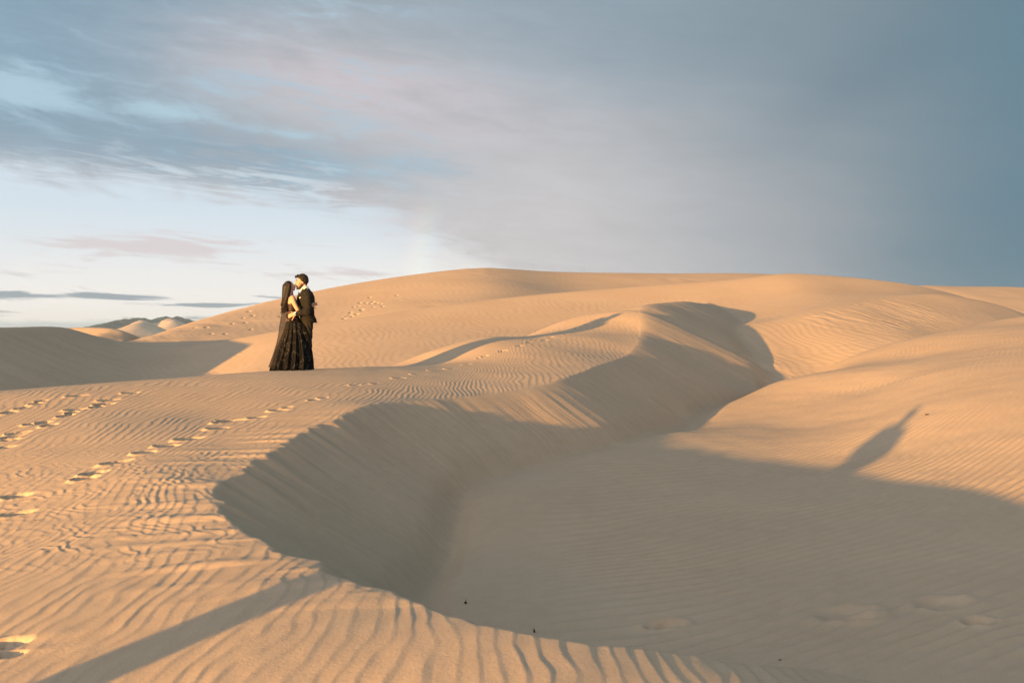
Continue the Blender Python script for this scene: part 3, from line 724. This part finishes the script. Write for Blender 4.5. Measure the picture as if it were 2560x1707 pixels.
hills('mountains', [(262, 752, 1900, .34), (300, 743, 2000, .40), (318, 741, 2100, .5), (280, 748, 2100, .3), (352, 745, 2000, .5), (384, 738.5, 2100, .42), (404, 740, 2150, .45), (430, 745, 2200, .35), (370, 743, 2300, .3), (500, 750, 2300, .25), (600, 752, 2350, .25)], (.026, .062, .100), 201, 1.3)  # scrub colour pushed bluer, so part of the distance haze is painted in
hills('sunlit_sand_hills', [(330, 754, 1500, .50), (322, 756, 1480, .40), (326, 747.5, 1800, .70), (393, 743.5, 1850, .60), (400, 747, 1800, .62)], (.52, .40, .30), 211, .35)  # sand-coloured front peaks; their sunlit look is put into the lighter base colour
bm = bmesh.new(); bmesh.ops.create_cube(bm, size=1.0)
for v in bm.verts: v.co = Vector((v.co.x * 5800, v.co.y * 5800, (v.co.z + .5) * 110 - 68))
md = bpy.data.meshes.new('haze'); bm.to_mesh(md); bm.free()
hz = bpy.data.objects.new('haze', md); C.objects.link(hz); hz['kind'] = 'stuff'; hz.display_type = 'WIRE'
hm = bpy.data.materials.new('thin_haze'); hm.use_nodes = True; nt = hm.node_tree; nt.nodes.remove(nt.nodes['Principled BSDF'])
pv = nt.nodes.new('ShaderNodeVolumePrincipled'); pv.inputs['Color'].default_value = (.55, .75, 1.0, 1); pv.inputs['Density'].default_value = .00015; pv.inputs['Anisotropy'].default_value = .1
nt.links.new(pv.outputs['Volume'], nt.nodes['Material Output'].inputs['Volume']); md.materials.append(hm)

# ------------------------------------------------------------------ sky
world = bpy.data.worlds.new('World'); scene.world = world; world.use_nodes = True
wt = world.node_tree; wn, wl = wt.nodes, wt.links
for n in list(wn): wn.remove(n)
class X_:                                   # tiny expression builder over Math nodes
    def __init__(s, sock): s.s = sock
    def _op(s, op, o=None, o2=None, rev=False):
        n = wn.new('ShaderNodeMath'); n.operation = op
        ins = [s] + ([o] if o is not None else []) + ([o2] if o2 is not None else [])
        if rev: ins[0], ins[1] = ins[1], ins[0]
        for k, v in enumerate(ins):
            if isinstance(v, X_): wl.new(v.s, n.inputs[k])
            else: n.inputs[k].default_value = float(v)
        return X_(n.outputs[0])
    def __add__(s, o): return s._op('ADD', o)
    __radd__ = __add__
    def __sub__(s, o): return s._op('SUBTRACT', o)
    def __rsub__(s, o): return s._op('SUBTRACT', o, rev=True)
    def __mul__(s, o): return s._op('MULTIPLY', o)
    __rmul__ = __mul__
    def __truediv__(s, o): return s._op('DIVIDE', o)
def ss(a, b, x):                            # smooth step
    n = wn.new('ShaderNodeMapRange'); n.interpolation_type = 'SMOOTHSTEP'
    if a > b: n.inputs['To Min'].default_value, n.inputs['To Max'].default_value = 1, 0; a, b = b, a
    n.inputs['From Min'].default_value, n.inputs['From Max'].default_value = a, b
    wl.new(x.s, n.inputs['Value']); return X_(n.outputs['Result'])
def comb(a, b, c):
    n = wn.new('ShaderNodeCombineXYZ')
    for k, v in enumerate((a, b, c)):
        if isinstance(v, X_): wl.new(v.s, n.inputs[k])
        else: n.inputs[k].default_value = v
    return n.outputs[0]
def wnoise(vec, scale, detail=6, rough=.55, dist=0.0):
    n = wn.new('ShaderNodeTexNoise'); n.inputs['Scale'].default_value = scale; n.inputs['Detail'].default_value = detail
    n.inputs['Roughness'].default_value = rough; n.inputs['Distortion'].default_value = dist
    wl.new(vec, n.inputs['Vector']); return X_(n.outputs['Fac'])
def cmix(f, a, b):
    n = wn.new('ShaderNodeMix'); n.data_type = 'RGBA'; n.clamp_factor = True
    wl.new(f.s, n.inputs[0]) if isinstance(f, X_) else setattr(n.inputs[0], 'default_value', f)
    for k, v in ((6, a), (7, b)):
        if isinstance(v, tuple): n.inputs[k].default_value = (*v, 1)
        else: wl.new(v, n.inputs[k])
    return n.outputs[2]
def blob(a0, e0, sa, se, tilt=0.0):
    da = (az - a0) / sa; de = (el - e0 - (az - a0) * tilt) / se
    return X_((da * da + de * de).s)._op('MULTIPLY', -1)._op('EXPONENT')
tcw = wn.new('ShaderNodeTexCoord'); sx = wn.new('ShaderNodeSeparateXYZ'); wl.new(tcw.outputs['Generated'], sx.inputs[0])
dx, dy, dz = (X_(sx.outputs[k]) for k in range(3))
az = dx._op('ARCTAN2', dy) * 57.2958        # degrees right of north (+Y)
el = dz._op('ARCSINE') * 57.2958
sky = wn.new('ShaderNodeTexSky'); sky.sky_type = 'NISHITA'; sky.sun_disc = False
sky.sun_elevation = EL; sky.sun_rotation = math.atan2(-LX, -LY); sky.air_density = 1.0; sky.dust_density = 1.5
# streaky cloud fields: stretched along azimuth, tilted a little
ev = el + az * 0.10
n1 = wnoise(comb(az * .030, ev * .13, 3.1), 1.0, 8, .58, .6)
n2 = wnoise(comb(az * .075, ev * .42, 8.7), 1.0, 9, .62, .8)
n3 = wnoise(comb(az * .11, el * 1.1, 1.7), 1.0, 8, .6, .5)
n4 = wnoise(comb(az * .33, ev * 1.0, 5.2), 1.0, 8, .65, .6)
n5 = wnoise(comb(az * .16, ev * 1.5, 2.2), 1.0, 9, .62, 1.2); w5 = n5 - .5
w1, w2, w3, w4 = n1 - .5, n2 - .5, n3 - .5, n4 - .5
K = 2.97                                     # cloud colours are written as seen radiance, times this for the background strength
def rgb(r, g, b): return (r * K, g * K, b * K)
# overcast deck: lavender grey in the middle, blue grey overhead, deep blue grey to the right, softly banded
deck = cmix(ss(7, 18.5, el + w1 * 9 + w2 * 3 + az * .10), rgb(.605, .59, .60), rgb(.325, .405, .475))
deck = cmix(ss(1, 29, az + w1 * 7 + w2 * 3 + el * .30) * .94, deck, rgb(.20, .27, .32))
deck = cmix(ss(16, 30, az + w1 * 8 + w2 * 3 - el * .10) * .85, deck, rgb(.112, .222, .295))
deck = cmix(blob(19, 13.2, 4.5, 2.0, .35) * .35, deck, rgb(.14, .215, .29))
deck = cmix(ss(-9, -25, az + w1 * 10 + w2 * 6) * ss(6, 11, el) * .8, deck, rgb(.205, .355, .475))
deck = cmix(blob(-8, 13.6, 10.5, 2.4, -.17) * (.70 + w2 * 1.8), deck, rgb(.63, .57, .60))
# a blue grey belly low on the left over the clear strip
deck = cmix(blob(-17, 9.9, 11, 1.9, -.10) * (.85 + w2 * 2.4 + w4 * 1.2), deck, rgb(.265, .38, .475))
deck = cmix(ss(.52, .74, n2 + w4 * .3) * ss(4, -10, az) * .55, deck, rgb(.25, .37, .475))
vm = wn.new('ShaderNodeVectorMath'); vm.operation = 'SCALE'; wl.new(deck, vm.inputs[0])
wl.new((1.0 + (w2 * .34 + w4 * .26 + w5 * .12) * (ss(22, -12, az) * .75 + .25)).s, vm.inputs['Scale']); deck = vm.outputs['Vector']
# thin blue openings
skycol = cmix(.93, sky.outputs[0], rgb(.46, .64, .76))
deck = cmix(ss(.50, .84, n2 + w4 * .55 + blob(-10.5, 18.6, 3.5, 1.2) * .13 + blob(-26.5, 12.3, 2.6, 1.1) * .20 + blob(-18.5, 11.7, 3.0, .6, -.05) * .22 + blob(-13, 10.9, 3.0, .4, -.08) * .14) * ss(-2, -8, az) * .85, deck, skycol)
# wisps of light breaking the lower edge of the deck
deck = cmix(ss(.52, .68, n5 + blob(-13, 8.1, 7, 1.0, -.10) * .12) * blob(-14, 8.1, 9, 1.3, -.10) * .75, deck, rgb(.66, .74, .80))
# bright clear strip along the left horizon, its upper edge ragged
edge_h = 6.0 - az * .10 - ss(-8, 2, az) * 2.5
gap = ss(-1.0, 1.1, edge_h - el + w4 * 2.6 + w5 * 2.6 + w2 * 2.2) * ss(8, -8, az + w2 * 8 + w4 * 4 + (el - 3) * 1.1)
gapcol = cmix(ss(1.0, 7.5, el), rgb(.93, .90, .865), rgb(.66, .765, .85))
gapcol = cmix(blob(-1, 3.0, 5, 2.0) * .6, gapcol, rgb(.97, .92, .86))
gapcol = cmix(ss(.53, .68, n5 * .5 + n3 * .5 + blob(-20, 4.6, 5.5, .75, -.05) * .21 + blob(-11, 3.2, 5, .5) * .09 + blob(-5.5, 6.0, 4.5, .6) * .2 - ss(5, 7, el) * .1) * .8, gapcol, rgb(.70, .63, .64))
gapcol = cmix(ss(.53, .62, n3 * .6 + n5 * .4 + blob(-25, 1.85, 7, .25, -.005) * .19 + blob(-16.5, 1.42, 6.5, .16) * .17 - .02) * ss(3.2, 2.2, el) * .85, gapcol, rgb(.235, .32, .385))
gapcol = cmix(ss(.66, .34, el + w4 * .5) * .75, gapcol, rgb(.47, .565, .60))
col = cmix(gap, deck, gapcol)
# rest of the sky behind the camera: broken cloud, warm towards the sun
sd_ = dx * (-LX) + dy * (-LY)
col = cmix(ss(-.15, .85, sd_) * ss(75, 5, el) * .95, col, rgb(1.66, 1.55, 1.60))
# faint piece of rainbow, a ring 41 to 43 degrees round the shadow point
ca = (dx * ld.x + dy * ld.y + dz * ld.z)._op('ARCCOSINE') * 57.2958
rb = wn.new('ShaderNodeValToRGB'); re_ = rb.color_ramp.elements
re_[0].position = 0; re_[0].color = (.15, .2, .6, 1); re_[1].position = 1; re_[1].color = (.8, .15, .1, 1)
q = re_.new(.5); q.color = (.4, .6, .2, 1)
wl.new(((ca - 40.9) / 1.7).s, rb.inputs['Fac'])
ringm = ss(40.7, 41.5, ca) * ss(43.0, 42.0, ca) * ss(8.2, 6.2, el) * ss(-3, 2, el) * ss(20, 0, az)
addn = wn.new('ShaderNodeMix'); addn.data_type = 'RGBA'; addn.blend_type = 'ADD'
wl.new((ringm * .10 * K).s, addn.inputs[0]); addn.clamp_factor = False
wl.new(col, addn.inputs[6]); wl.new(rb.outputs['Color'], addn.inputs[7])
bg = wn.new('ShaderNodeBackground'); bg.inputs['Strength'].default_value = 0.1
wl.new(addn.outputs[2], bg.inputs['Color'])
wo = wn.new('ShaderNodeOutputWorld'); wl.new(bg.outputs[0], wo.inputs['Surface'])

scene.view_settings.view_transform = 'Standard'; scene.view_settings.look = 'None'
scene.view_settings.exposure = 1.75; scene.view_settings.gamma = 1.0
